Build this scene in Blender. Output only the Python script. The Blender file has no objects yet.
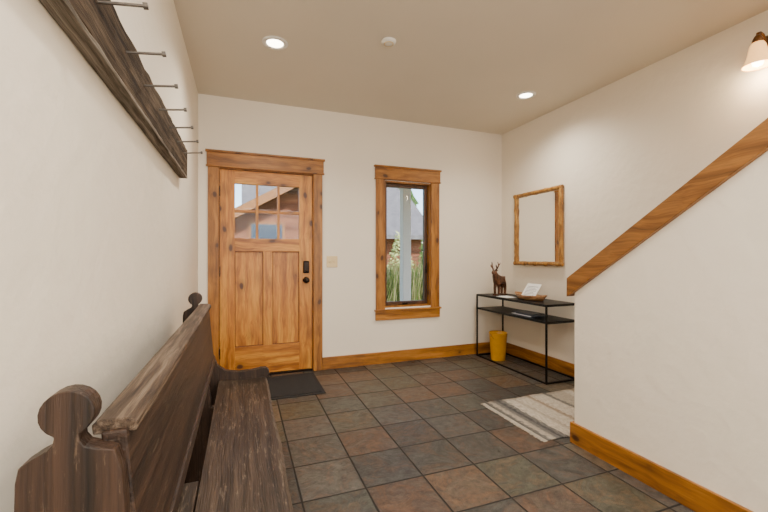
import bpy, bmesh, math, random
from mathutils import Vector, Matrix
random.seed(7)
C=bpy.context.scene.collection

# ---------------------------------------------------------------- materials
def srgb(r,g,b):
    f=lambda c:(c/255/12.92) if c/255<=0.04045 else ((c/255+0.055)/1.055)**2.4
    return (f(r),f(g),f(b),1)
def newmat(name):
    m=bpy.data.materials.new(name); m.use_nodes=True
    nt=m.node_tree; b=nt.nodes['Principled BSDF']
    return m,nt,b
def N(nt,t,**k):
    n=nt.nodes.new(t)
    for a,v in k.items(): setattr(n,a,v)
    return n
def L(nt,a,b): nt.links.new(a,b)
def ramp(nt,stops,interp='LINEAR'):
    r=N(nt,'ShaderNodeValToRGB'); cr=r.color_ramp; cr.interpolation=interp
    while len(cr.elements)<len(stops): cr.elements.new(0.5)
    for e,(p,c) in zip(cr.elements,stops): e.position=p; e.color=c
    return r
def plain(name,col,rough=0.5,metal=0,bump=0,bscale=30,var=0.12,emit=None,es=0):
    m,nt,b=newmat(name)
    tc=N(nt,'ShaderNodeTexCoord'); no=N(nt,'ShaderNodeTexNoise'); no.inputs['Scale'].default_value=bscale
    no.inputs['Detail'].default_value=4
    L(nt,tc.outputs['Object'],no.inputs['Vector'])
    c2=tuple(x*(1-var) for x in col[:3])+(1,)
    r=ramp(nt,[(0.3,c2),(0.7,col)]); L(nt,no.outputs['Fac'],r.inputs['Fac'])
    L(nt,r.outputs['Color'],b.inputs['Base Color'])
    b.inputs['Roughness'].default_value=rough; b.inputs['Metallic'].default_value=metal
    if bump:
        bp=N(nt,'ShaderNodeBump'); bp.inputs['Strength'].default_value=bump; bp.inputs['Distance'].default_value=0.01
        L(nt,no.outputs['Fac'],bp.inputs['Height']); L(nt,bp.outputs['Normal'],b.inputs['Normal'])
    if emit:
        b.inputs['Emission Color'].default_value=emit; b.inputs['Emission Strength'].default_value=es
    return m
def paint(name,col,bump=0.25,dist=0.012,scale=9):
    m,nt,b=newmat(name)
    tc=N(nt,'ShaderNodeTexCoord')
    n1=N(nt,'ShaderNodeTexNoise'); n1.inputs['Scale'].default_value=scale; n1.inputs['Detail'].default_value=5; n1.inputs['Roughness'].default_value=0.5
    n2=N(nt,'ShaderNodeTexNoise'); n2.inputs['Scale'].default_value=1.3
    L(nt,tc.outputs['Object'],n1.inputs['Vector']); L(nt,tc.outputs['Object'],n2.inputs['Vector'])
    c2=tuple(x*0.95 for x in col[:3])+(1,)
    r=ramp(nt,[(0.3,c2),(0.7,col)]); L(nt,n2.outputs['Fac'],r.inputs['Fac'])
    L(nt,r.outputs['Color'],b.inputs['Base Color']); b.inputs['Roughness'].default_value=0.65
    bp=N(nt,'ShaderNodeBump'); bp.inputs['Strength'].default_value=bump; bp.inputs['Distance'].default_value=dist
    L(nt,n1.outputs['Fac'],bp.inputs['Height']); L(nt,bp.outputs['Normal'],b.inputs['Normal'])
    return m
def wood(name,cols,axis='Z',along=1.2,across=16,knots=0.0,knotcol=(0.03,0.012,0.004,1),rough=0.4,bump=0.15,kscale=4.5,worn=None,wornlo=0.56,fine=0.35,warp=0.09,spec=0.5):
    m,nt,b=newmat(name)
    tc=N(nt,'ShaderNodeTexCoord'); oi=N(nt,'ShaderNodeObjectInfo')
    sc=N(nt,'ShaderNodeVectorMath',operation='SCALE'); sc.inputs[0].default_value=(7.3,5.1,9.7)
    L(nt,oi.outputs['Random'],sc.inputs['Scale'])
    ad=N(nt,'ShaderNodeVectorMath',operation='ADD'); L(nt,tc.outputs['Object'],ad.inputs[0]); L(nt,sc.outputs[0],ad.inputs[1])
    i='XYZ'.index(axis)
    s=[across]*3; s[i]=along
    wn=N(nt,'ShaderNodeTexNoise'); wn.inputs['Scale'].default_value=2.6; L(nt,ad.outputs[0],wn.inputs['Vector'])
    wsub=N(nt,'ShaderNodeVectorMath',operation='MULTIPLY_ADD'); wsub.inputs[1].default_value=(warp,warp,warp)
    L(nt,wn.outputs['Color'],wsub.inputs[0]); L(nt,ad.outputs[0],wsub.inputs[2])
    mp=N(nt,'ShaderNodeMapping'); mp.inputs['Scale'].default_value=s; L(nt,wsub.outputs[0],mp.inputs['Vector'])
    no=N(nt,'ShaderNodeTexNoise'); no.inputs['Scale'].default_value=1.0; no.inputs['Detail'].default_value=6; no.inputs['Roughness'].default_value=0.62
    no.inputs['Distortion'].default_value=0.3
    L(nt,mp.outputs[0],no.inputs['Vector'])
    n=len(cols); st=[(0.33+0.32*k/(n-1),c) for k,c in enumerate(cols)]
    r=ramp(nt,st); L(nt,no.outputs['Fac'],r.inputs['Fac'])
    out=r.outputs['Color']
    mpf=N(nt,'ShaderNodeMapping'); sf=[across*7]*3; sf[i]=along*3; mpf.inputs['Scale'].default_value=sf; L(nt,wsub.outputs[0],mpf.inputs['Vector'])
    nf=N(nt,'ShaderNodeTexNoise'); nf.inputs['Scale'].default_value=1.0; nf.inputs['Detail'].default_value=3; L(nt,mpf.outputs[0],nf.inputs['Vector'])
    k_=1-fine; rf=ramp(nt,[(0.35,(k_,k_,k_,1)),(0.6,(1.05,1.05,1.05,1))]); L(nt,nf.outputs['Fac'],rf.inputs['Fac'])
    mf=N(nt,'ShaderNodeMix',data_type='RGBA',blend_type='MULTIPLY'); mf.inputs[0].default_value=1; L(nt,out,mf.inputs[6]); L(nt,rf.outputs['Color'],mf.inputs[7]); out=mf.outputs[2]
    if knots>0:
        s2=[kscale]*3; s2[i]=kscale*0.62
        mp2=N(nt,'ShaderNodeMapping'); mp2.inputs['Scale'].default_value=s2; L(nt,wsub.outputs[0],mp2.inputs['Vector'])
        vo=N(nt,'ShaderNodeTexVoronoi'); vo.inputs['Scale'].default_value=1.0; L(nt,mp2.outputs[0],vo.inputs['Vector'])
        kr=ramp(nt,[(0.0,(1,1,1,1)),(0.10*knots,(0.9,0.9,0.9,1)),(0.15*knots,(0.35,0.35,0.35,1)),(0.38*knots,(0,0,0,1))])
        L(nt,vo.outputs['Distance'],kr.inputs['Fac'])
        mx=N(nt,'ShaderNodeMix',data_type='RGBA'); L(nt,kr.outputs['Color'],mx.inputs[0]); L(nt,out,mx.inputs[6]); mx.inputs[7].default_value=knotcol
        out=mx.outputs[2]
    if worn:
        wn2=N(nt,'ShaderNodeTexNoise'); wn2.inputs['Scale'].default_value=1.0; wn2.inputs['Detail'].default_value=8; wn2.inputs['Roughness'].default_value=0.8
        mp3=N(nt,'ShaderNodeMapping'); s3=[70]*3; s3[i]=9; mp3.inputs['Scale'].default_value=s3; L(nt,ad.outputs[0],mp3.inputs['Vector'])
        L(nt,mp3.outputs[0],wn2.inputs['Vector'])
        wr=ramp(nt,[(wornlo,(0,0,0,1)),(wornlo+0.10,(0.75,0.75,0.75,1))]); L(nt,wn2.outputs['Fac'],wr.inputs['Fac'])
        mx=N(nt,'ShaderNodeMix',data_type='RGBA'); L(nt,wr.outputs['Color'],mx.inputs[0]); L(nt,out,mx.inputs[6]); mx.inputs[7].default_value=worn
        out=mx.outputs[2]
    L(nt,out,b.inputs['Base Color']); b.inputs['Roughness'].default_value=rough; b.inputs['Specular IOR Level'].default_value=spec
    bp=N(nt,'ShaderNodeBump'); bp.inputs['Strength'].default_value=bump; bp.inputs['Distance'].default_value=0.003
    sm=N(nt,'ShaderNodeMath',operation='ADD'); L(nt,no.outputs['Fac'],sm.inputs[0]); L(nt,nf.outputs['Fac'],sm.inputs[1])
    L(nt,sm.outputs[0],bp.inputs['Height']); L(nt,bp.outputs['Normal'],b.inputs['Normal'])
    return m
alder=[srgb(140,78,16),srgb(190,120,34),srgb(212,148,52)]
ALD={a:wood('alder_'+a,alder,a,across=20,knots=1.15,knotcol=srgb(66,30,8),kscale=7,fine=0.18) for a in 'XYZ'}
trimc=[srgb(112,66,18),srgb(154,98,32),srgb(180,120,46)]
TRM={a:wood('trim_wood_'+a,trimc,a,across=20,knots=1.0,knotcol=srgb(66,34,10),kscale=7,fine=0.18) for a in 'XYZ'}
RAILM=wood('rail_wood',[srgb(100,62,22),srgb(134,86,34),srgb(156,104,46)],'Y',across=24,knots=0.5,knotcol=srgb(74,36,12),fine=0.2)
pewc=[srgb(24,16,11),srgb(48,33,24),srgb(66,47,35)]
PEW={a:wood('pew_wood_'+a,pewc,a,across=24,along=1.0,rough=0.48,bump=0.7,worn=srgb(112,94,78),wornlo=0.575,warp=0.04,spec=0.35) for a in 'YZ'}
PEWSEAT=wood('pew_seat_wood',[srgb(24,18,13),srgb(54,41,31),srgb(78,62,49)],'Y',across=30,along=1.4,rough=0.42,bump=0.9,worn=srgb(126,110,94),wornlo=0.55,warp=0.03,spec=0.4)
PEWCAP=wood('pew_worn_edge',[srgb(42,31,23),srgb(84,67,53),srgb(124,107,90)],'Y',across=70,along=3,rough=0.6,bump=0.9,warp=0.02,spec=0.3)
BARN=wood('barn_wood',[srgb(32,24,17),srgb(68,54,41),srgb(104,89,72)],'Y',across=46,along=1.8,knots=0.5,knotcol=srgb(28,20,14),rough=0.85,bump=1.0,kscale=4,fine=0.45,warp=0.03,spec=0.2)
BARNG=wood('barn_wood_grey',[srgb(66,60,53),srgb(116,106,94),srgb(150,140,128)],'Y',across=50,along=2,rough=0.85,bump=1.0,warp=0.02,spec=0.2)
WALL=paint('wall_paint',srgb(240,230,213),0.5,0.010,11); WALLB=paint('wall_paint_back',srgb(240,230,213),0.15)
CEIL=paint('ceiling_paint',srgb(222,212,194),0.2)
BLACK=plain('black_steel',srgb(22,21,20),0.45,0.6)
BRONZE=plain('oil_bronze',srgb(38,30,26),0.35,0.8)
BROWNM=plain('bronze_light',srgb(120,84,50),0.35,0.8)
IRON=plain('iron_spike',srgb(112,106,100),0.45,0.8)
WHITE=plain('white_plastic',srgb(235,232,225),0.4,var=0.03)
IVORY=plain('ivory_plastic',srgb(225,200,150),0.4,var=0.03)
SASH=wood('sash_dark',[srgb(52,32,20),srgb(78,50,30),srgb(98,64,40)],'Z')
YEL=plain('yellow_bin_metal',srgb(222,160,20),0.35,var=0.1)
FIG=wood('figurine_wood',[srgb(40,22,12),srgb(82,48,28),srgb(120,74,44)],'Z',across=40,along=10)
TRAY=wood('tray_wood',[srgb(120,78,44),srgb(164,118,76),srgb(190,148,104)],'Y',across=40)
PAPER=plain('paper',srgb(240,240,238),0.7,var=0.03)
INK=plain('ink_grey',srgb(120,122,126),0.8)
MAGB=plain('magazine_blue',srgb(52,66,92),0.35,var=0.4,bscale=18)
MAT=plain('mat_rubber',srgb(46,46,48),0.95,bump=1.0,bscale=160,var=0.6)
MATB=plain('mat_border',srgb(30,30,32),0.8)
def glass():
    m,nt,b=newmat('window_glass')
    tr=N(nt,'ShaderNodeBsdfTransparent'); gl=N(nt,'ShaderNodeBsdfGlossy'); gl.inputs['Roughness'].default_value=0.02
    fr=N(nt,'ShaderNodeFresnel'); fr.inputs['IOR'].default_value=1.18
    mx=N(nt,'ShaderNodeMixShader'); L(nt,fr.outputs[0],mx.inputs[0]); L(nt,tr.outputs[0],mx.inputs[1]); L(nt,gl.outputs[0],mx.inputs[2])
    L(nt,mx.outputs[0],nt.nodes['Material Output'].inputs['Surface'])
    return m
GLASS=glass()
m,nt,b=newmat('mirror_silver'); b.inputs['Metallic'].default_value=1; b.inputs['Roughness'].default_value=0.02; b.inputs['Base Color'].default_value=(0.88,0.88,0.86,1); MIRROR=m
def emis(name,col,s):
    m,nt,b=newmat(name); b.inputs['Base Color'].default_value=col; b.inputs['Emission Color'].default_value=col; b.inputs['Emission Strength'].default_value=s; return m
BULB=emis('lamp_lens',(1,0.90,0.72,1),14)
SHADE=emis('alabaster_shade',(1,0.55,0.2,1),1.6)

def slate():
    m,nt,b=newmat('slate_tiles')
    T=0.325
    tc=N(nt,'ShaderNodeTexCoord')
    sh=N(nt,'ShaderNodeVectorMath',operation='MULTIPLY_ADD'); sh.inputs[1].default_value=(1/T,1/T,0); sh.inputs[2].default_value=(24.0-1.25/T,20.25,0.5)
    L(nt,tc.outputs['Object'],sh.inputs[0])
    fl=N(nt,'ShaderNodeVectorMath',operation='FLOOR'); L(nt,sh.outputs[0],fl.inputs[0])
    fr=N(nt,'ShaderNodeVectorMath',operation='FRACTION'); L(nt,sh.outputs[0],fr.inputs[0])
    wn=N(nt,'ShaderNodeTexWhiteNoise',noise_dimensions='3D'); L(nt,fl.outputs[0],wn.inputs['Vector'])
    off=N(nt,'ShaderNodeVectorMath',operation='MULTIPLY_ADD'); off.inputs[1].default_value=(9,9,9)
    L(nt,wn.outputs['Color'],off.inputs[0]); L(nt,tc.outputs['Object'],off.inputs[2])
    n1=N(nt,'ShaderNodeTexNoise'); n1.inputs['Scale'].default_value=5; n1.inputs['Detail'].default_value=10; n1.inputs['Roughness'].default_value=0.72; n1.inputs['Distortion'].default_value=1.5
    L(nt,off.outputs[0],n1.inputs['Vector'])
    n2=N(nt,'ShaderNodeTexNoise'); n2.inputs['Scale'].default_value=22; n2.inputs['Detail'].default_value=8; n2.inputs['Roughness'].default_value=0.78; L(nt,off.outputs[0],n2.inputs['Vector'])
    cols=[srgb(80,78,75),srgb(106,82,62),srgb(52,52,52),srgb(84,82,66),srgb(114,101,82),srgb(72,75,71),srgb(90,66,52),srgb(60,58,54),srgb(96,91,86),srgb(54,54,56),srgb(82,77,64),srgb(68,66,64)]
    r=ramp(nt,[(k/len(cols),c) for k,c in enumerate(cols)],'CONSTANT'); L(nt,wn.outputs['Value'],r.inputs['Fac'])
    r2=ramp(nt,[(0.32,srgb(38,37,36)),(0.43,srgb(80,81,73)),(0.50,srgb(62,60,57)),(0.58,srgb(106,80,58)),(0.66,srgb(90,87,81)),(0.76,srgb(142,126,104))]); L(nt,n1.outputs['Fac'],r2.inputs['Fac'])
    mx=N(nt,'ShaderNodeMix',data_type='RGBA'); mx.inputs[0].default_value=0.48; L(nt,r.outputs['Color'],mx.inputs[6]); L(nt,r2.outputs['Color'],mx.inputs[7])
    r3=ramp(nt,[(0.34,(0.36,0.36,0.36,1)),(0.66,(1.34,1.32,1.29,1))]); L(nt,n2.outputs['Fac'],r3.inputs['Fac'])
    mu=N(nt,'ShaderNodeMix',data_type='RGBA',blend_type='MULTIPLY'); mu.inputs[0].default_value=1; L(nt,mx.outputs[2],mu.inputs[6]); L(nt,r3.outputs['Color'],mu.inputs[7])
    sp=N(nt,'ShaderNodeSeparateXYZ'); L(nt,fr.outputs[0],sp.inputs[0])
    def edge(o):
        a=N(nt,'ShaderNodeMath',operation='SUBTRACT'); L(nt,o,a.inputs[0]); a.inputs[1].default_value=0.5
        c=N(nt,'ShaderNodeMath',operation='ABSOLUTE'); L(nt,a.outputs[0],c.inputs[0]); return c.outputs[0]
    mxx=N(nt,'ShaderNodeMath',operation='MAXIMUM'); L(nt,edge(sp.outputs['X']),mxx.inputs[0]); L(nt,edge(sp.outputs['Y']),mxx.inputs[1])
    wob=N(nt,'ShaderNodeMath',operation='MULTIPLY_ADD'); L(nt,n2.outputs['Fac'],wob.inputs[0]); wob.inputs[1].default_value=0.03; L(nt,mxx.outputs[0],wob.inputs[2])
    g=ramp(nt,[(0.0,(0,0,0,1)),(0.496,(0,0,0,1)),(0.504,(1,1,1,1))]); L(nt,wob.outputs[0],g.inputs['Fac'])
    gm=N(nt,'ShaderNodeMix',data_type='RGBA'); L(nt,g.outputs['Color'],gm.inputs[0]); L(nt,mu.outputs[2],gm.inputs[6]); gm.inputs[7].default_value=srgb(40,37,34)
    L(nt,gm.outputs[2],b.inputs['Base Color'])
    rr=ramp(nt,[(0.3,(0.26,0.26,0.26,1)),(0.7,(0.52,0.52,0.52,1))]); L(nt,n1.outputs['Fac'],rr.inputs['Fac'])
    ra=N(nt,'ShaderNodeMath',operation='ADD'); L(nt,rr.outputs['Color'],ra.inputs[0])
    gs=N(nt,'ShaderNodeMath',operation='MULTIPLY'); L(nt,g.outputs['Color'],gs.inputs[0]); gs.inputs[1].default_value=0.5; L(nt,gs.outputs[0],ra.inputs[1])
    L(nt,ra.outputs[0],b.inputs['Roughness'])
    hh=N(nt,'ShaderNodeMath',operation='SUBTRACT'); L(nt,n1.outputs['Fac'],hh.inputs[0]); L(nt,g.outputs['Color'],hh.inputs[1])
    bp=N(nt,'ShaderNodeBump'); bp.inputs['Strength'].default_value=0.8; bp.inputs['Distance'].default_value=0.012
    L(nt,hh.outputs[0],bp.inputs['Height']); L(nt,bp.outputs['Normal'],b.inputs['Normal'])
    b.inputs['Specular IOR Level'].default_value=0.45
    return m
SLATE=slate()
def rugmat():
    m,nt,b=newmat('rug_weave')
    tc=N(nt,'ShaderNodeTexCoord'); sp=N(nt,'ShaderNodeSeparateXYZ'); L(nt,tc.outputs['Object'],sp.inputs[0])
    no=N(nt,'ShaderNodeTexNoise'); no.inputs['Scale'].default_value=1; no.inputs['Detail'].default_value=6; no.inputs['Roughness'].default_value=0.7
    mp=N(nt,'ShaderNodeMapping'); mp.inputs['Scale'].default_value=(90,26,1); L(nt,tc.outputs['Object'],mp.inputs['Vector']); L(nt,mp.outputs[0],no.inputs['Vector'])
    a=N(nt,'ShaderNodeMath',operation='MULTIPLY_ADD'); a.inputs[1].default_value=1/1.2; a.inputs[2].default_value=-1.83/1.2; L(nt,sp.outputs['X'],a.inputs[0])
    wo=N(nt,'ShaderNodeMath',operation='MULTIPLY_ADD'); wo.inputs[1].default_value=0.09; L(nt,no.outputs['Fac'],wo.inputs[0]); L(nt,a.outputs[0],wo.inputs[2])
    cr=srgb(190,180,164); gr=srgb(108,104,100); dk=srgb(68,66,65); tn=srgb(150,134,114); c2=srgb(168,158,142)
    st=[(0,gr),(0.08,c2),(0.12,gr),(0.15,dk),(0.17,gr),(0.20,cr),(0.27,c2),(0.30,cr),(0.40,tn),(0.43,cr),(0.55,gr),(0.58,c2),(0.72,cr),(0.8,tn),(0.84,cr)]
    r=ramp(nt,st,'CONSTANT'); L(nt,wo.outputs[0],r.inputs['Fac'])
    r3=ramp(nt,[(0.35,(0.45,0.45,0.45,1)),(0.6,(1,1,1,1))]); L(nt,no.outputs['Fac'],r3.inputs['Fac'])
    mu=N(nt,'ShaderNodeMix',data_type='RGBA',blend_type='MULTIPLY'); mu.inputs[0].default_value=0.9; L(nt,r.outputs['Color'],mu.inputs[6]); L(nt,r3.outputs['Color'],mu.inputs[7])
    L(nt,mu.outputs[2],b.inputs['Base Color']); b.inputs['Roughness'].default_value=0.95
    bp=N(nt,'ShaderNodeBump'); bp.inputs['Strength'].default_value=0.8; bp.inputs['Distance'].default_value=0.006
    L(nt,no.outputs['Fac'],bp.inputs['Height']); L(nt,bp.outputs['Normal'],b.inputs['Normal'])
    return m
RUG=rugmat()

# ---------------------------------------------------------------- geometry helpers
def group(name,loc):
    e=bpy.data.objects.new(name,None); e.location=loc; e.empty_display_size=0.05; C.objects.link(e); return e
def finish(o,mat,parent=None,bevel=0,smooth=False,seg=2):
    if mat: 
        o.data.materials.clear(); o.data.materials.append(mat)
    if smooth:
        for p in o.data.polygons: p.use_smooth=True
    if bevel:
        md=o.modifiers.new('bevel','BEVEL'); md.width=bevel; md.segments=seg; md.limit_method='ANGLE'; md.angle_limit=math.radians(35)
    if parent:
        o.parent=parent; o.matrix_parent_inverse=Matrix.Translation(parent.location).inverted()
    return o
def mesh(name,vs,fs,mat,parent=None,bevel=0,smooth=False):
    me=bpy.data.meshes.new(name); me.from_pydata([tuple(v) for v in vs],[],fs); me.update()
    bm=bmesh.new(); bm.from_mesh(me); bmesh.ops.recalc_face_normals(bm,faces=bm.faces); bm.to_mesh(me); bm.free()
    o=bpy.data.objects.new(name,me); C.objects.link(o)
    return finish(o,mat,parent,bevel,smooth)
BF=[(0,1,3,2),(4,6,7,5),(0,4,5,1),(2,3,7,6),(0,2,6,4),(1,5,7,3)]
def box(name,x0,x1,y0,y1,z0,z1,mat,parent=None,bevel=0):
    vs=[(x,y,z) for x in (x0,x1) for y in (y0,y1) for z in (z0,z1)]
    return mesh(name,vs,BF,mat,parent,bevel)
def boxes(name,lst,mat,parent=None,bevel=0):
    vs=[];fs=[]
    for (x0,x1,y0,y1,z0,z1) in lst:
        k=len(vs); vs+=[(x,y,z) for x in (x0,x1) for y in (y0,y1) for z in (z0,z1)]
        fs+=[tuple(i+k for i in f) for f in BF]
    return mesh(name,vs,fs,mat,parent,bevel)
def extr(name,pts,axis,a0,a1,mat,parent=None,bevel=0):
    def P(p,a):
        if axis=='Y': return (p[0],a,p[1])
        if axis=='X': return (a,p[0],p[1])
        return (p[0],p[1],a)
    n=len(pts); vs=[P(p,a0) for p in pts]+[P(p,a1) for p in pts]
    fs=[tuple(range(n)),tuple(range(2*n-1,n-1,-1))]+[(i,(i+1)%n,n+(i+1)%n,n+i) for i in range(n)]
    return mesh(name,vs,fs,mat,parent,bevel)
def lathe(name,prof,c,mat,parent=None,seg=32,smooth=True,cap=True,axis='Z',bevel=0):
    vs=[];fs=[]
    for r,z in prof:
        for i in range(seg):
            a=2*math.pi*i/seg
            if axis=='Z': vs.append((c[0]+r*math.cos(a),c[1]+r*math.sin(a),c[2]+z))
            elif axis=='X': vs.append((c[0]+z,c[1]+r*math.cos(a),c[2]+r*math.sin(a)))
            else: vs.append((c[0]+r*math.cos(a),c[1]+z,c[2]+r*math.sin(a)))
    for k in range(len(prof)-1):
        for i in range(seg):
            j=(i+1)%seg; fs.append((k*seg+i,k*seg+j,(k+1)*seg+j,(k+1)*seg+i))
    if cap:
        fs.append(tuple(range(seg))); fs.append(tuple(range((len(prof)-1)*seg,len(prof)*seg)))
    return mesh(name,vs,fs,mat,parent,bevel,smooth)
def tube(name,pts,rad,mat,parent=None,radii=None,res=6):
    cu=bpy.data.curves.new(name,'CURVE'); cu.dimensions='3D'; cu.bevel_depth=rad; cu.bevel_resolution=res; cu.use_fill_caps=True
    s=cu.splines.new('POLY'); s.points.add(len(pts)-1)
    for i,p in enumerate(pts):
        s.points[i].co=(*p,1); s.points[i].radius=(radii[i] if radii else 1)
    o=bpy.data.objects.new(name+'_c',cu); C.objects.link(o)
    dg=bpy.context.evaluated_depsgraph_get(); me=bpy.data.meshes.new_from_object(o.evaluated_get(dg))
    bpy.data.objects.remove(o); o=bpy.data.objects.new(name,me); C.objects.link(o)
    return finish(o,mat,parent,0,True)
def skin(name,vs,es,rs,mat,parent=None,sub=2,root=0):
    me=bpy.data.meshes.new(name); me.from_pydata(vs,es,[]); o=bpy.data.objects.new(name,me); C.objects.link(o)
    md=o.modifiers.new('skin','SKIN'); md.use_smooth_shade=True
    for i,r in enumerate(rs):
        me.skin_vertices[0].data[i].radius=(r,r)
    me.skin_vertices[0].data[root].use_root=True
    s=o.modifiers.new('sub','SUBSURF'); s.levels=sub; s.render_levels=sub
    o.data.materials.append(mat)
    if parent: o.parent=parent; o.matrix_parent_inverse=Matrix.Translation(parent.location).inverted()
    return o

XL,XR,YB,YF,H=-0.385,3.09,4.0,-2.8,2.74
# ---------------------------------------------------------------- room shell
box('floor',XL-0.15,XR+0.15,YF-0.15,YB+0.15,-0.12,0,SLATE)
box('ceiling',XL-0.15,XR+0.15,YF-0.15,YB+0.15,H,H+0.15,CEIL)
box('wall_left',XL-0.15,XL,YF-0.15,YB+0.15,0,H,WALL)
box('wall_right',XR,XR+0.15,YF-0.15,YB+0.15,0,H,WALL)
box('wall_front',XL,XR,YF-0.15,YF,0,H,WALL)
DX0,DX1,DZ=-0.215,0.715,2.06
WX0,WX1,WZ0,WZ1=1.495,2.085,0.62,2.05
boxes('wall_back',[(XL,DX0,YB,YB+0.15,0,H),(DX0,DX1,YB,YB+0.15,DZ,H),(DX1,WX0,YB,YB+0.15,0,H),
   (WX0,WX1,YB,YB+0.15,0,WZ0),(WX0,WX1,YB,YB+0.15,WZ1,H),(WX1,XR,YB,YB+0.15,0,H)],WALLB)
bh=0.13
boxes('baseboard_back',[(0.80,XR-0.002,YB-0.018,YB-0.001,0,bh)],TRM['X'],bevel=0.003)
box('baseboard_right',XR-0.018,XR-0.001,1.95,YB-0.02,0,bh,TRM['Y'],bevel=0.003)
box('baseboard_left',XL+0.001,XL+0.017,YF+0.01,YB-0.02,0,bh,TRM['Y'],bevel=0.003)

# stair half wall
YE=1.86; SL=0.69
def railz(y): return 1.053+(1.90-y)*SL
pts=[(YE,0),(YE,railz(YE)-0.06)]
ytop=1.90-(H+0.05-1.053)/SL
pts+=[(ytop,H-0.001),(YF+0.001,H-0.001),(YF+0.001,0)]
extr('wall_stair',pts,'X',2.0,2.12,WALL)
yt2=1.90-(H-0.003-1.053)/SL
extr('stair_rail_cap',[(1.90,1.053),(yt2,H-0.003),(yt2,H-0.123),(1.90,0.933)],'X',1.972,2.15,RAILM,bevel=0.004)
boxes('baseboard_stair',[(1.98,1.999,YF+0.01,YE+0.02,0,bh),(1.999,2.12,YE+0.001,YE+0.02,0,bh)],TRM['Y'],bevel=0.003)
st=group('staircase',(2.6,1.5,0))
for i in range(10):
    y1=1.80-0.26*i; z=0.18*(i+1)
    box('tread_%d'%(i+1),2.122,XR-0.002,y1-0.27,y1+0.02,z-0.03,z,TRM['X'],st,0.004)
    box('riser_%d'%(i+1),2.125,XR-0.004,y1-0.262,y1,0 if i<2 else z-0.40,z-0.03,WALL,st)

# ---------------------------------------------------------------- door
d=group('door_1',(0.25,4.05,0)); Y0=4.022;Y1=4.066
sx0,sx1,gx0,gx1=-0.197,0.697,-0.062,0.562
zt,gz1,gz0,pz1,pz0=2.045,1.915,1.375,1.245,0.30
box('stile_hinge',sx0,gx0,Y0,Y1,0.02,zt,ALD['Z'],d,0.002)
box('stile_lock',gx1,sx1,Y0,Y1,0.02,zt,ALD['Z'],d,0.002)
box('rail_top',gx0,gx1,Y0,Y1,gz1,zt,ALD['X'],d,0.002)
box('rail_mid',gx0,gx1,Y0,Y1,pz1,gz0,ALD['X'],d,0.002)
box('rail_bottom',gx0,gx1,Y0,Y1,0.02,pz0,ALD['X'],d,0.002)
box('stile_center',0.205,0.295,Y0,Y1,pz0,pz1,ALD['Z'],d,0.002)
DRK=plain('panel_bead_dark',srgb(110,60,20),0.6)  # darker brown for the thin strips along the panel edges
for k,(a,c) in enumerate([(gx0,0.205),(0.295,gx1)]):
    box('panel_%d'%(k+1),a,c,Y0+0.020,Y1-0.01,pz0,pz1,ALD['Z'],d)
    boxes('panel_bead_%d'%(k+1),[(a,a+0.006,Y0+0.010,Y0+0.021,pz0,pz1),(c-0.006,c,Y0+0.010,Y0+0.021,pz0,pz1),(a,c,Y0+0.010,Y0+0.021,pz1-0.006,pz1),(a,c,Y0+0.010,Y0+0.021,pz0,pz0+0.006)],DRK,d)
w=(gx1-gx0)
for k in (1,2):
    x=gx0+w*k/3; box('muntin_v%d'%k,x-0.012,x+0.012,Y0+0.004,Y1-0.004,gz0,gz1,ALD['Z'],d,0.003)
zm=(gz0+gz1)/2; box('muntin_h',gx0,gx1,Y0+0.006,Y1-0.006,zm-0.012,zm+0.012,ALD['X'],d,0.003)
box('glass_pane',gx0,gx1,4.042,4.046,gz0,gz1,GLASS,d)
boxes('jamb',[(DX0+0.001,sx0-0.003,4.0,4.149,0.0,DZ-0.001),(sx1+0.003,DX1-0.001,4.0,4.149,0.0,DZ-0.001),(sx0,sx1,4.0,4.149,zt+0.003,DZ-0.001)],TRM['Z'],d)
boxes('stop',[(sx0-0.003,sx0+0.012,Y1+0.002,4.1,0,zt),(sx1-0.012,sx1+0.003,Y1+0.002,4.1,0,zt),(sx0,sx1,Y1+0.002,4.1,zt-0.01,zt+0.003)],BRONZE,d)
box('threshold',sx0,sx1,4.0,4.149,0.0,0.017,BRONZE,d)
box('casing_left',-0.300,DX0+0.008,3.976,3.9995,0,2.055,TRM['Z'],d,0.003)
box('casing_right',DX1-0.008,0.797,3.976,3.9995,0,2.055,TRM['Z'],d,0.003)
box('casing_head',-0.310,0.810,3.972,3.9995,2.068,2.195,TRM['X'],d,0.003)
box('casing_fillet',-0.318,0.818,3.966,3.9995,2.055,2.068,TRM['X'],d,0.003)
box('casing_cap',-0.322,0.822,3.960,3.9995,2.195,2.215,TRM['X'],d,0.003)
box('keypad_deadbolt',0.600,0.664,3.998,4.021,1.02,1.15,BRONZE,d,0.012)
lathe('deadbolt_turn',[(0.014,0),(0.012,-0.02)],(0.632,3.998,1.045),BRONZE,d,axis='Y',seg=20)
lathe('handle_rose',[(0.032,0),(0.032,-0.012),(0.02,-0.018)],(0.632,4.021,0.95),BRONZE,d,axis='Y',seg=28)
lathe('knob',[(0.012,0),(0.012,-0.02),(0.026,-0.032),(0.030,-0.045),(0.024,-0.058),(0.008,-0.062)],(0.632,4.005,0.95),BRONZE,d,axis='Y',seg=28)
boxes('hinge',[(sx0-0.012,sx0+0.004,4.008,4.021,z,z+0.1) for z in (0.2,1.0,1.78)],BRONZE,d)

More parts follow.
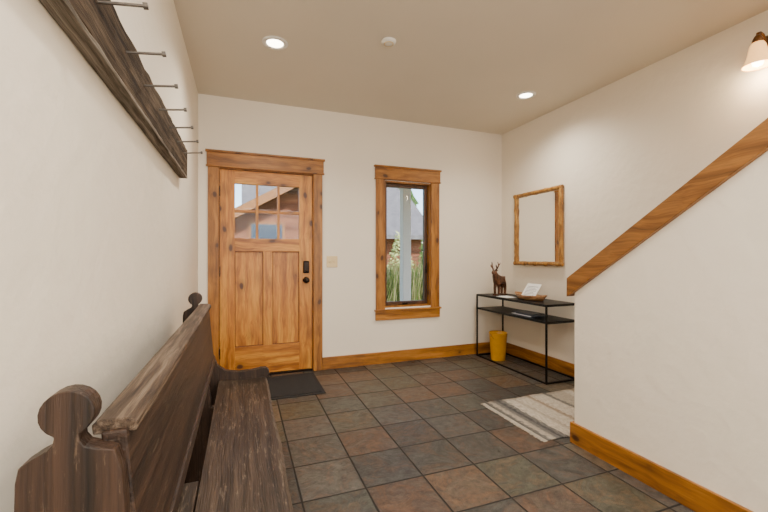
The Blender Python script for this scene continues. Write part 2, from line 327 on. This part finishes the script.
# ---------------------------------------------------------------- window
w1=group('window_1',(1.79,4.05,1.3))
box('casing_left',1.395,WX0+0.006,3.976,3.9995,0.60,2.055,TRM['Z'],w1,0.003)
box('casing_right',WX1-0.006,2.185,3.976,3.9995,0.60,2.055,TRM['Z'],w1,0.003)
box('casing_head',1.385,2.195,3.972,3.9995,2.068,2.190,TRM['X'],w1,0.003)
box('casing_fillet',1.378,2.202,3.966,3.9995,2.055,2.068,TRM['X'],w1,0.003)
box('casing_cap',1.373,2.207,3.960,3.9995,2.190,2.210,TRM['X'],w1,0.003)
box('apron',1.390,2.190,3.974,3.9995,0.485,0.585,TRM['X'],w1,0.003)
box('sill',1.378,2.202,3.955,3.9995,0.585,0.604,TRM['X'],w1,0.003)
boxes('jamb',[(WX0,WX0+0.018,4.0,4.149,WZ0,WZ1),(WX1-0.018,WX1,4.0,4.149,WZ0,WZ1),(WX0+0.018,WX1-0.018,4.0,4.149,WZ1-0.018,WZ1),(WX0+0.018,WX1-0.018,4.0,4.149,WZ0,WZ0+0.018)],TRM['Z'],w1)
a,c,e,f=WX0+0.019,WX1-0.019,WZ0+0.019,WZ1-0.019; s=0.038
boxes('sash',[(a,a+s,4.06,4.105,e,f),(c-s,c,4.06,4.105,e,f),(a+s,c-s,4.06,4.105,f-s,f),(a+s,c-s,4.06,4.105,e,e+s)],SASH,w1,0.003)
box('glass_pane',a+s,c-s,4.08,4.084,e+s,f-s,GLASS,w1)
boxes('sash_lock',[(c-s+0.008,c-s+0.03,4.045,4.06,1.0,1.08),(c-s+0.013,c-s+0.025,4.03,4.046,1.05,1.12)],BRONZE,w1,0.003)
boxes('crank',[(1.74,1.80,4.035,4.06,e+0.004,e+0.022),(1.78,1.85,4.02,4.032,e+0.022,e+0.03)],BRONZE,w1,0.003)

# light switch
sw=group('light_switch',(0.904,3.99,1.14))
box('plate',0.845,0.963,3.993,3.9995,1.08,1.20,IVORY,sw,0.003)
for x in (0.881,0.927):
    box('toggle',x-0.006,x+0.006,3.980,3.9935,1.13,1.155,IVORY,sw,0.002)

# ---------------------------------------------------------------- ceiling fixtures
def can(x,y,i):
    g=group('recessed_light',(x,y,H))
    lathe('trim_ring',[(0.058,-0.002),(0.062,-0.008),(0.088,-0.006),(0.092,-0.0005)],(x,y,H),WHITE,g,seg=40,cap=False)
    lathe('lens',[(0.0001,-0.003),(0.060,-0.003)],(x,y,H),BULB,g,seg=32,cap=False,smooth=False)
    l=bpy.data.lights.new('can_lamp','SPOT'); l.energy=90; l.spot_size=math.radians(150); l.spot_blend=1; l.shadow_soft_size=0.06; l.color=(1,0.92,0.80)
    o=bpy.data.objects.new('can_lamp',l); o.location=(x,y,H-0.03); C.objects.link(o)
    o.parent=g; o.matrix_parent_inverse=Matrix.Translation(g.location).inverted()
can(0.227,2.86,0); can(2.549,2.94,1); can(0.3,0.2,2); can(1.5,-1.2,3)
sd=group('smoke_detector',(0.99,2.55,H))
lathe('body',[(0.052,-0.0005),(0.052,-0.010),(0.046,-0.018),(0.02,-0.020),(0.0001,-0.020)],(0.99,2.55,H),WHITE,sd,seg=36,cap=False)
lathe('grille',[(0.035,-0.0195),(0.035,-0.023),(0.028,-0.023)],(0.99,2.55,H),IVORY,sd,seg=36,cap=False)

# sconce
sc=group('wall_sconce',(3.0,1.38,2.5)); sx,sy=2.985,1.395
lathe('backplate',[(0.055,0),(0.055,-0.012),(0.040,-0.022),(0.02,-0.026)],(XR-0.0005,sy-0.0,2.52),BROWNM,sc,axis='X')
tube('arm',[(XR-0.02,sy,2.52),(3.06,sy,2.55),(3.035,sy,2.575),(3.01,sy,2.58),(sx,sy,2.57),(sx,sy,2.54)],0.008,BROWNM,sc)
lathe('fitter',[(0.010,0.04),(0.018,0.03),(0.026,0.01),(0.030,-0.01)],(sx,sy,2.52),BROWNM,sc)
lathe('shade',[(0.028,0.0),(0.038,-0.02),(0.044,-0.05),(0.050,-0.085),(0.060,-0.115),(0.074,-0.14),(0.076,-0.145),(0.070,-0.14),(0.056,-0.115),(0.046,-0.085),(0.040,-0.05),(0.034,-0.02),(0.024,-0.003)],(sx,sy,2.515),SHADE,sc,cap=False,seg=40)
lathe('bulb',[(0.01,0.0),(0.02,-0.03),(0.03,-0.06),(0.024,-0.085),(0.001,-0.095)],(sx,sy,2.46),BULB,sc,seg=20,cap=False)
l=bpy.data.lights.new('sconce_lamp','POINT'); l.energy=6; l.shadow_soft_size=0.04; l.color=(1,0.75,0.45)
o=bpy.data.objects.new('sconce_lamp',l); o.location=(sx,sy,2.33); C.objects.link(o); o.parent=sc; o.matrix_parent_inverse=Matrix.Translation(sc.location).inverted()

# ---------------------------------------------------------------- coat rack beam
cr=group('coat_rack',(-0.36,1.8,1.8))
def rough_board(name,x0,x1,y0,y1,z0,z1,mat,parent,n=40,amp=0.004,bevel=0.003):
    vs=[];fs=[]
    for i in range(n+1):
        y=y0+(y1-y0)*i/n
        for (x,z) in ((x0,z0),(x1,z0),(x1,z1),(x0,z1)):
            dx=random.uniform(-amp,amp)*0.5 if x==x1 else 0
            vs.append((x+dx,y,z+random.uniform(-amp,amp)))
    for i in range(n):
        for k in range(4):
            j=(k+1)%4; fs.append((i*4+k,i*4+j,(i+1)*4+j,(i+1)*4+k))
    fs.append((0,1,2,3)); fs.append(tuple(n*4+k for k in (3,2,1,0)))
    return mesh(name,vs,fs,mat,parent,bevel)
rough_board('beam',XL+0.001,-0.338,0.35,2.83,1.722,1.900,BARN,cr)
rough_board('beam_lower_edge',XL+0.001,-0.336,0.35,2.82,1.708,1.724,BARNG,cr,amp=0.002)
for k in range(8):
    y=0.90+0.25*k if k<2 else 1.402+0.248*(k-2)
    z=1.833
    tube('spike',[(-0.345,y,z-0.002),(-0.235,y,z+0.012)],0.0042,IRON,cr)
    tube('spike_head',[(-0.240,y,z+0.0115),(-0.229,y,z+0.013)],0.0085,IRON,cr)

# ---------------------------------------------------------------- church pew
pw=group('church_pew',(-0.1,1.6,0))
PY0,PY1=0.735,2.50
def endpoly():
    p=[(-0.330,0.0),(-0.333,0.3),(-0.322,0.845),(-0.318,0.868),(-0.300,0.880),(-0.284,0.888),(-0.276,0.897),(-0.274,0.908)]
    cx,cz,r=-0.258,0.942,0.037
    for k in range(0,19):
        a=math.radians(-118-304*k/18)
        p.append((cx+r*math.cos(a),cz+r*math.sin(a)))
    p+=[(-0.242,0.908),(-0.241,0.898),(-0.234,0.888),(-0.220,0.882),(-0.194,0.876),(-0.184,0.84),(-0.174,0.70),(-0.160,0.60),(-0.135,0.535),(-0.09,0.50),(-0.02,0.485),(0.07,0.488),(0.115,0.497),(0.145,0.495),(0.162,0.478),(0.165,0.455),(0.152,0.432),(0.130,0.41),(0.118,0.36),(0.122,0.22),(0.135,0.08),(0.150,0.0),(0.05,0.0),(0.02,0.05),(-0.05,0.085),(-0.13,0.085),(-0.2,0.05),(-0.23,0.0)]
    return p
EP=endpoly()
extr('end_panel_near',EP,'Y',PY0,PY0+0.038,PEW['Z'],pw,0.005)
extr('end_panel_far',EP,'Y',PY1,PY1+0.038,PEW['Z'],pw,0.005)
ya,yb=PY0+0.03,PY1+0.005
extr('back_board',[(-0.222,0.895),(-0.184,0.895),(-0.155,0.58),(-0.195,0.58)],'Y',ya,yb,PEW['Y'],pw,0.004)
extr('back_cap',[(-0.236,0.888),(-0.238,0.905),(-0.226,0.913),(-0.186,0.912),(-0.170,0.904),(-0.171,0.886)],'Y',PY0+0.040,yb-0.006,PEWCAP,pw,0.003)
extr('back_lower_rail',[(-0.182,0.60),(-0.150,0.60),(-0.146,0.575),(-0.150,0.56),(-0.185,0.56)],'Y',PY0+0.040,yb-0.006,PEW['Y'],pw,0.003)
def seat(name,x0,x1,y0,y1,z0,z1,mat):
    n=60; vs=[];fs=[]
    for i in range(n+1):
        y=y0+(y1-y0)*i/n; w=0.003*math.sin(y*9)+random.uniform(-.0015,.0015)
        prof=[(x0,z0),(x1-0.01,z0),(x1+w,z0+0.012),(x1+w,z1-0.012),(x1-0.012+w,z1-0.002),((x0+x1)/2,z1-0.006),(x0,z1)]
        vs+=[(x,y,z) for x,z in prof]
    m_=7
    for i in range(n):
        for k in range(m_):
            j=(k+1)%m_; fs.append((i*m_+k,i*m_+j,(i+1)*m_+j,(i+1)*m_+k))
    fs.append(tuple(range(m_))); fs.append(tuple(n*m_+k for k in range(m_-1,-1,-1)))
    return mesh(name,vs,fs,mat,pw)
seat('seat_plank',-0.128,0.148,PY0+0.039,PY1-0.001,0.405,0.443,PEWSEAT)
box('seat_rear_board',-0.205,-0.135,PY0+0.039,1.43,0.400,0.432,PEWSEAT,pw,0.003)
box('seat_rear_cleat',-0.19,-0.10,1.36,1.42,0.37,0.404,PEW['Y'],pw,0.003)
extr('middle_support',[(-0.30,0),(-0.295,0.35),(-0.23,0.62),(-0.20,0.72),(-0.186,0.72),(-0.172,0.60),(-0.15,0.44),(-0.15,0.404),(0.09,0.404),(0.08,0.2),(0.10,0.0),(0.0,0.0),(-0.05,0.05),(-0.15,0.05),(-0.2,0.0)],'Y',2.18,2.22,PEW['Z'],pw,0.004)
box('stretcher',-0.12,-0.09,PY0+0.039,PY1-0.001,0.30,0.38,PEW['Y'],pw,0.003)
box('front_apron',0.085,0.108,PY0+0.039,PY1-0.001,0.33,0.404,PEW['Y'],pw,0.003)

# ---------------------------------------------------------------- console table
tb=group('console_table',(2.85,3.35,0)); tx0,tx1,ty0,ty1,tz=2.655,3.045,2.79,3.92,0.74; q=0.016
boxes('frame_posts',[(x,x+q,y,y+q,0,tz) for x in (tx0,tx1-q) for y in (ty0,ty1-q)],BLACK,tb,0.002)
for nm,z in (('top',tz-0.002),('bottom',q)):
    boxes('frame_rails_'+nm,[(tx0,tx0+q,ty0+q,ty1-q,z-q,z),(tx1-q,tx1,ty0+q,ty1-q,z-q,z),(tx0+q,tx1-q,ty0,ty0+q,z-q,z),(tx0+q,tx1-q,ty1-q,ty1,z-q,z)],BLACK,tb,0.002)
box('top_panel',tx0+0.004,tx1-0.004,ty0+0.004,ty1-0.004,tz-0.004,tz+0.004,BLACK,tb,0.001)
box('shelf_panel',tx0+q,tx1-q,ty0+0.004,ty1-0.004,0.560,0.582,BLACK,tb,0.002)
TT=tz+0.004
mg=group('magazine_stack',(2.82,3.2,0.6))
for k,(yy,m_) in enumerate(((3.18,MAGB),(3.21,PAPER),(3.16,MAGB),(3.24,MAGB))):
    z=0.5825+k*0.006; box('magazine_%d'%(k+1),2.70+k*0.012,2.91+k*0.006,yy-0.14,yy+0.14,z,z+0.0055,m_,mg,0.001)
def tray():
    g=group('wooden_tray',(2.83,3.20,TT)); n=28; vs=[];fs=[]; a_,b_=0.23,0.10
    rings=[(0.55,0.0),(0.75,0.004),(1.0,0.048),(0.95,0.050),(0.68,0.014),(0.0001,0.010)]
    for s_,z in rings:
        for i in range(n):
            t=2*math.pi*i/n; cy=math.cos(t); 
            lift=0.018*abs(cy)**3 if z>0.03 else 0
            vs.append((2.83+b_*s_*math.sin(t)*(1-0.25*abs(cy)),3.20+a_*s_*cy,TT+z+lift))
    for k in range(len(rings)-1):
        for i in range(n):
            j=(i+1)%n; fs.append((k*n+i,k*n+j,(k+1)*n+j,(k+1)*n+i))
    fs.append(tuple(range(n)))
    mesh('bowl',vs,fs,TRAY,g,smooth=True)
tray()
def card():
    g=group('welcome_card',(2.80,3.2,TT+0.05))
    def P(u,v,o):
        return (2.79+0.10*v-0.72*o, 3.20-0.10*u, TT+0.022+0.140*v+o*0.5)
    def sheet(nm,u0,u1,v0,v1,o0,o1,m_):
        vs=[P(u,v,o) for u in (u0,u1) for v in (v0,v1) for o in (o0,o1)]
        mesh(nm,vs,BF,m_,g)
    sheet('sheet',-1,1,0,1,0,0.003,PAPER)
    for k in range(7):
        v=0.18+0.1*k; sheet('text_line',-0.75,0.75-0.3*(k%3==2),v,v+0.025,0.003,0.0036,INK)
card()
box('paper_sheets',2.70,2.84,3.42,3.60,TT,TT+0.003,PAPER)
def deer(x,y,s,yaw):
    g=group('deer_figurine',(x,y,TT+0.0)); 
    R=Matrix.Rotation(yaw,3,'Z')
    def T(p): v=R@(Vector(p)*s); return (x+v.x,y+v.y,TT+0.012*s+v.z)
    vs=[(-.065,0,.165),(0,0,.16),(.055,0,.172),(.085,0,.215),(.098,0,.258),(.118,0,.268),(.15,0,.250),
        (.05,.022,.12),(.048,.024,.065),(.052,.024,.0),(.05,-.022,.12),(.062,-.024,.065),(.055,-.024,.0),
        (-.07,.022,.125),(-.085,.024,.07),(-.075,.024,.0),(-.07,-.022,.125),(-.09,-.024,.07),(-.082,-.024,.0),(-.09,0,.185)]
    rs=[.050,.050,.056,.042,.030,.030,.017,.026,.017,.015,.026,.017,.015,.030,.018,.015,.030,.018,.015,.014]
    es=[(0,1),(1,2),(2,3),(3,4),(4,5),(5,6),(2,7),(7,8),(8,9),(2,10),(10,11),(11,12),(0,13),(13,14),(14,15),(0,16),(16,17),(17,18),(0,19)]
    skin('body',[T(v) for v in vs],es,[r*s for r in rs],FIG,g,root=1)
    for sd_ in (1,-1):
        tube('ear',[T((.098,sd_*.012,.272)),T((.088,sd_*.038,.290))],0.009*s,FIG,g,radii=[1,.3])
        tube('antler',[T((.105,sd_*.008,.275)),T((.092,sd_*.03,.31)),T((.085,sd_*.045,.345)),T((.1,sd_*.04,.385))],0.010*s,FIG,g,radii=[1,.9,.7,.3])
        tube('antler_tine',[T((.092,sd_*.03,.31)),T((.122,sd_*.036,.335)),T((.125,sd_*.034,.355))],0.008*s,FIG,g,radii=[1,.8,.3])
        tube('antler_tine',[T((.085,sd_*.045,.345)),T((.065,sd_*.055,.375))],0.008*s,FIG,g,radii=[1,.3])
    vs=[T(p) for p in [(-.11,-.04,-.012),(-.11,.04,-.012),(.08,.04,-.012),(.08,-.04,-.012),(-.11,-.04,.002),(-.11,.04,.002),(.08,.04,.002),(.08,-.04,.002)]]
    mesh('base',vs,[(0,1,2,3),(4,5,6,7),(0,1,5,4),(1,2,6,5),(2,3,7,6),(3,0,4,7)],FIG,g)
deer(2.84,3.72,0.98,math.radians(-160))
# bin
wb=group('waste_bin',(2.79,3.68,0))
lathe('bucket',[(0.078,0.0005),(0.080,0.012),(0.102,0.305),(0.106,0.312),(0.104,0.318),(0.098,0.312),(0.076,0.012),(0.0001,0.010)],(2.79,3.68,0),YEL,wb,seg=36,cap=False)
tube('handle',[(2.79-0.104*math.cos(a),3.68-0.075*math.sin(a),0.30-0.09*math.sin(a)) for a in [math.pi*k/12 for k in range(13)]],0.002,IRON,wb)

# mirror
mr=group('wall_mirror',(3.07,3.355,1.51)); my0,my1,mz0,mz1=2.995,3.715,1.10,1.925
FR=wood('mirror_frame_wood',[srgb(112,72,20),srgb(164,112,42),srgb(198,148,72)],'Z',across=30,along=8)
box('glass',3.068,3.074,my0+0.02,my1-0.02,mz0+0.02,mz1-0.02,MIRROR,mr)
box('backing',3.0745,3.0895,my0+0.015,my1-0.015,mz0+0.015,mz1-0.015,FR,mr)
def pole(nm,p,q_):
    n=22; pts=[];rad=[]
    for i in range(n+1):
        t=i/n; v=Vector(p).lerp(Vector(q_),t)+Vector((0,random.uniform(-.002,.002),random.uniform(-.002,.002)))
        pts.append(tuple(v)); rad.append(1.0+(0.2 if i%5==2 else 0)+random.uniform(-.06,.06))
    tube(nm,pts,0.021,FR,mr,rad)
pole('pole_left',(3.060,my1-0.02,mz0),(3.060,my1-0.02,mz1))
pole('pole_right',(3.060,my0+0.02,mz0),(3.060,my0+0.02,mz1))
pole('pole_top',(3.058,my0,mz1-0.018),(3.058,my1,mz1-0.018))
pole('pole_bottom',(3.058,my0,mz0+0.018),(3.058,my1,mz0+0.018))

# mat & rug
dm=group('doormat',(0.3,3.6,0))
box('mat_base',-0.15,0.69,3.29,3.92,0.0005,0.008,MATB,dm,0.003)
box('mat_pile',-0.12,0.66,3.32,3.89,0.008,0.014,MAT,dm,0.003)
rg=group('area_rug',(2.4,2.27,0))
n=40; vs=[];fs=[]
for i in range(n+1):
    for j in range(13):
        x=1.85+1.15*i/n; y=1.93+0.68*j/12
        vs.append((x+random.uniform(-.003,.003),y+(0.004*math.sin(x*14) if j in(0,12) else 0),0.009+0.0015*math.sin(x*22+y*5)))
for i in range(n):
    for j in range(12):
        a0=i*13+j; fs.append((a0,a0+13,a0+14,a0+1))
o=mesh('weave',vs,fs,RUG,rg,smooth=True); md=o.modifiers.new('s','SOLIDIFY'); md.thickness=0.007; md.offset=-1
fr=[]
for k in range(85):
    y=1.935+0.67*k/84; fr.append((1.815+random.uniform(-.008,.008),1.85,y-0.0022,y+0.0022,0.001,0.005))
boxes('fringe',fr,plain('fringe_yarn',srgb(186,176,160),0.95),rg)

# ---------------------------------------------------------------- exterior
GRASS=plain('lawn_grass',srgb(120,136,66),0.95,bscale=3,var=0.4)
box('ground_lawn',-30,40,4.16,60,-0.35,-0.15,GRASS)
box('porch_slab',-1.5,5.5,4.155,6.3,-0.149,-0.02,plain('concrete',srgb(180,175,166),0.9,bscale=8))
WPAINT=plain('post_white',srgb(226,222,212),0.6,var=0.04)
pp=group('porch_post',(2.46,5.6,0))
box('shaft',2.39,2.53,5.53,5.67,-0.0195,2.4,WPAINT,pp,0.01)
boxes('base_and_collar',[(2.365,2.555,5.505,5.695,-0.0195,0.16),(2.37,2.55,5.51,5.69,2.28,2.4)],WPAINT,pp,0.005)
pr=group('porch_roof',(2,5.3,2.5))
box('beam',-1.5,5.5,5.5,5.7,2.405,2.62,SASH,pr)
box('soffit',-1.5,5.5,4.16,6.2,2.62,2.68,TRM['X'],pr)
hs=group('neighbor_house',(4,16,0))
SID=wood('cedar_siding',[srgb(88,50,30),srgb(118,70,44),srgb(138,88,58)],'X',along=0.4,across=8,rough=0.8)
ROOF=plain('roof_shingle',srgb(112,110,112),0.9,bscale=6,var=0.35)
DGL=plain('house_window_glass',srgb(60,74,90),0.15)
box('walls',0.2,6.6,13.5,19,-0.15,2.0,SID,hs)
extr('roof',[(12.9,1.85),(16.5,4.4),(20.0,1.85),(20.0,2.0),(16.5,4.58),(12.9,2.0)],'X',0.0,7.0,ROOF,hs)
extr('gable_front',[(-0.6,-0.15),(-0.6,2.2),(1.7,3.5),(4.0,2.2),(4.0,-0.15)],'Y',12.6,15.5,SID,hs)
extr('gable_roof',[(-1.1,1.92),(1.7,3.50),(4.5,1.92),(4.5,2.10),(1.7,3.72),(-1.1,2.10)],'Y',12.0,16.2,ROOF,hs)
extr('gable_fascia',[(-1.12,1.78),(1.7,3.42),(4.52,1.78),(4.52,2.06),(1.7,3.70),(-1.12,2.06)],'Y',11.9,11.99,RAILM,hs)
boxes('window_trim',[(0.2,1.3,12.55,12.6,1.0,2.3),(2.0,3.1,12.55,12.6,1.0,2.3)],RAILM,hs)
boxes('window_panes',[(0.28,1.22,12.53,12.55,1.08,2.22),(2.08,3.02,12.53,12.55,1.08,2.22)],DGL,hs)
LEAF=plain('conifer_needles',srgb(74,108,52),0.9,bscale=5,var=0.5)
def conifer(x,y,h):
    g=group('conifer_tree',(x,y,-0.15)); lathe('trunk',[(0.15,0),(0.05,h*0.8)],(x,y,-0.15),SASH,g,seg=10)
    vs=[];fs=[];T=12
    for k in range(T):
        z0=-0.15+h*(0.10+0.86*k/T); r0=h*0.22*(1-k/T)+0.12; z1=z0+h*0.17; S=30; b0=len(vs)
        for i in range(S):
            a=2*math.pi*i/S; r=r0*(1.0 if i%2 else 0.6)*random.uniform(.8,1.15); vs.append((x+r*math.cos(a),y+r*math.sin(a),z0-0.1*r0+random.uniform(-.12,.12)))
        vs.append((x,y,z1))
        for i in range(S): fs.append((b0+i,b0+(i+1)%S,b0+S))
    mesh('foliage',vs,fs,LEAF,g)
for x,y,h in ((-2.2,16.5,5.2),(-1.6,21,7.5),(1.2,24,8.0),(3.5,25,8.0),(6.2,23,7.2),(9.2,21,7.5),(8.6,15.2,4.4),(10.5,17.5,6.0),(13,19,6.2),(-6,20,7)): conifer(x,y,h)
def shrub(x,y,r,h,col):
    g=group('leafy_shrub',(x,y,-0.15)); vs=[];fs=[]
    for k in range(1500):
        u=random.uniform(0,6.28); v=random.uniform(0,1); rr=r*math.sqrt(random.uniform(.3,1))*math.cos(v*1.3)
        cx,cy,cz=x+rr*math.cos(u),y+rr*math.sin(u),-0.1+h*v*random.uniform(.85,1.05)
        s_=random.uniform(.03,.06); a_=Vector((random.uniform(-1,1),random.uniform(-1,1),random.uniform(-1,1))).normalized(); b_=a_.orthogonal().normalized()
        b0=len(vs); c_=Vector((cx,cy,cz)); vs+=[c_-a_*s_,c_+b_*s_*.5,c_+a_*s_,c_-b_*s_*.5]; fs.append((b0,b0+1,b0+2,b0+3))
    mesh('leaves',vs,fs,col,g)
    tube('stems',[(x,y,-0.15),(x+.05,y,h*.6)],0.03,SASH,g)
LV=plain('shrub_leaf',srgb(120,148,64),0.7,bscale=4,var=0.5); LV2=plain('shrub_leaf_pale',srgb(180,190,116),0.7,bscale=4,var=0.3)
shrub(2.9,9.4,0.6,1.75,LV); shrub(3.95,9.3,0.5,1.9,LV2); shrub(4.95,9.5,0.55,2.0,LV); shrub(1.4,9.6,0.7,1.3,LV)
vs=[];fs=[];vs2=[];fs2=[]
for k in range(3400):
    x=random.uniform(1.6,5.6); y=random.uniform(6.75,7.7); h=random.uniform(0.7,1.4); a=random.uniform(0,6.28); ln=random.uniform(0.05,0.33); wv=0.010
    dx,dy=math.cos(a),math.sin(a); V,F=(vs,fs) if k%5<3 else (vs2,fs2); b0=len(V); px,py=-dy*wv,dx*wv
    for t in (0,0.4,0.75):
        cx=x+dx*ln*t*t; cy=y+dy*ln*t*t; z=-0.15+h*t
        V.append((cx-px*(1-t*.5),cy-py*(1-t*.5),z)); V.append((cx+px*(1-t*.5),cy+py*(1-t*.5),z))
    V.append((x+dx*ln,y+dy*ln,-0.15+h*0.96))
    F+= [(b0,b0+1,b0+3,b0+2),(b0+2,b0+3,b0+5,b0+4),(b0+4,b0+5,b0+6)]
gg=group('ornamental_grass',(3.5,7,-0.15))
mesh('green_blades',vs,fs,plain('blade_green',srgb(150,174,84),0.8,var=0.4,bscale=4),gg)
mesh('straw_blades',vs2,fs2,plain('blade_straw',srgb(220,208,150),0.8,var=0.2,bscale=4),gg)

# ---------------------------------------------------------------- lights
def area(name,loc,rot,sx_,sy_,e,col):
    l=bpy.data.lights.new(name,'AREA'); l.shape='RECTANGLE'; l.size=sx_; l.size_y=sy_; l.energy=e; l.color=col
    o=bpy.data.objects.new(name,l); o.location=loc; o.rotation_euler=rot; C.objects.link(o); return o
area('fill_light_rear',(0.8,-2.6,1.5),(math.radians(97),0,0),2.2,2.0,98,(1,0.97,0.93))  # added fill behind the camera
area('fill_light_ceiling',(0.8,0.3,2.70),(0,0,0),2.0,3.0,46,(1,0.96,0.90))  # added soft overhead fill, not one of the ceiling fixtures
area('stair_light',(2.6,0.2,2.70),(0,0,0),0.8,1.6,18,(1,0.93,0.84))
s_=bpy.data.lights.new('sun','SUN'); s_.energy=9.0; s_.angle=math.radians(0.6); s_.color=(1,0.96,0.88)
so=bpy.data.objects.new('sun',s_); so.rotation_euler=(math.radians(50),0,math.radians(25)); C.objects.link(so)
wd=bpy.data.worlds.new('world'); bpy.context.scene.world=wd; wd.use_nodes=True; nt=wd.node_tree; bg=nt.nodes['Background']
sk=N(nt,'ShaderNodeTexSky'); sk.sky_type='NISHITA'; sk.sun_disc=False; sk.sun_elevation=math.radians(40); sk.sun_rotation=math.radians(180)
L(nt,sk.outputs[0],bg.inputs['Color']); bg.inputs['Strength'].default_value=0.6

# ---------------------------------------------------------------- camera
cd=bpy.data.cameras.new('camera'); cd.sensor_width=36; cd.lens=381/768*36; cd.clip_start=0.05
co=bpy.data.objects.new('camera',cd); co.location=(0,0,1.19); co.rotation_euler=(math.radians(90),0,math.radians(-20.5)); cd.shift_y=0.0013
C.objects.link(co); bpy.context.scene.camera=co
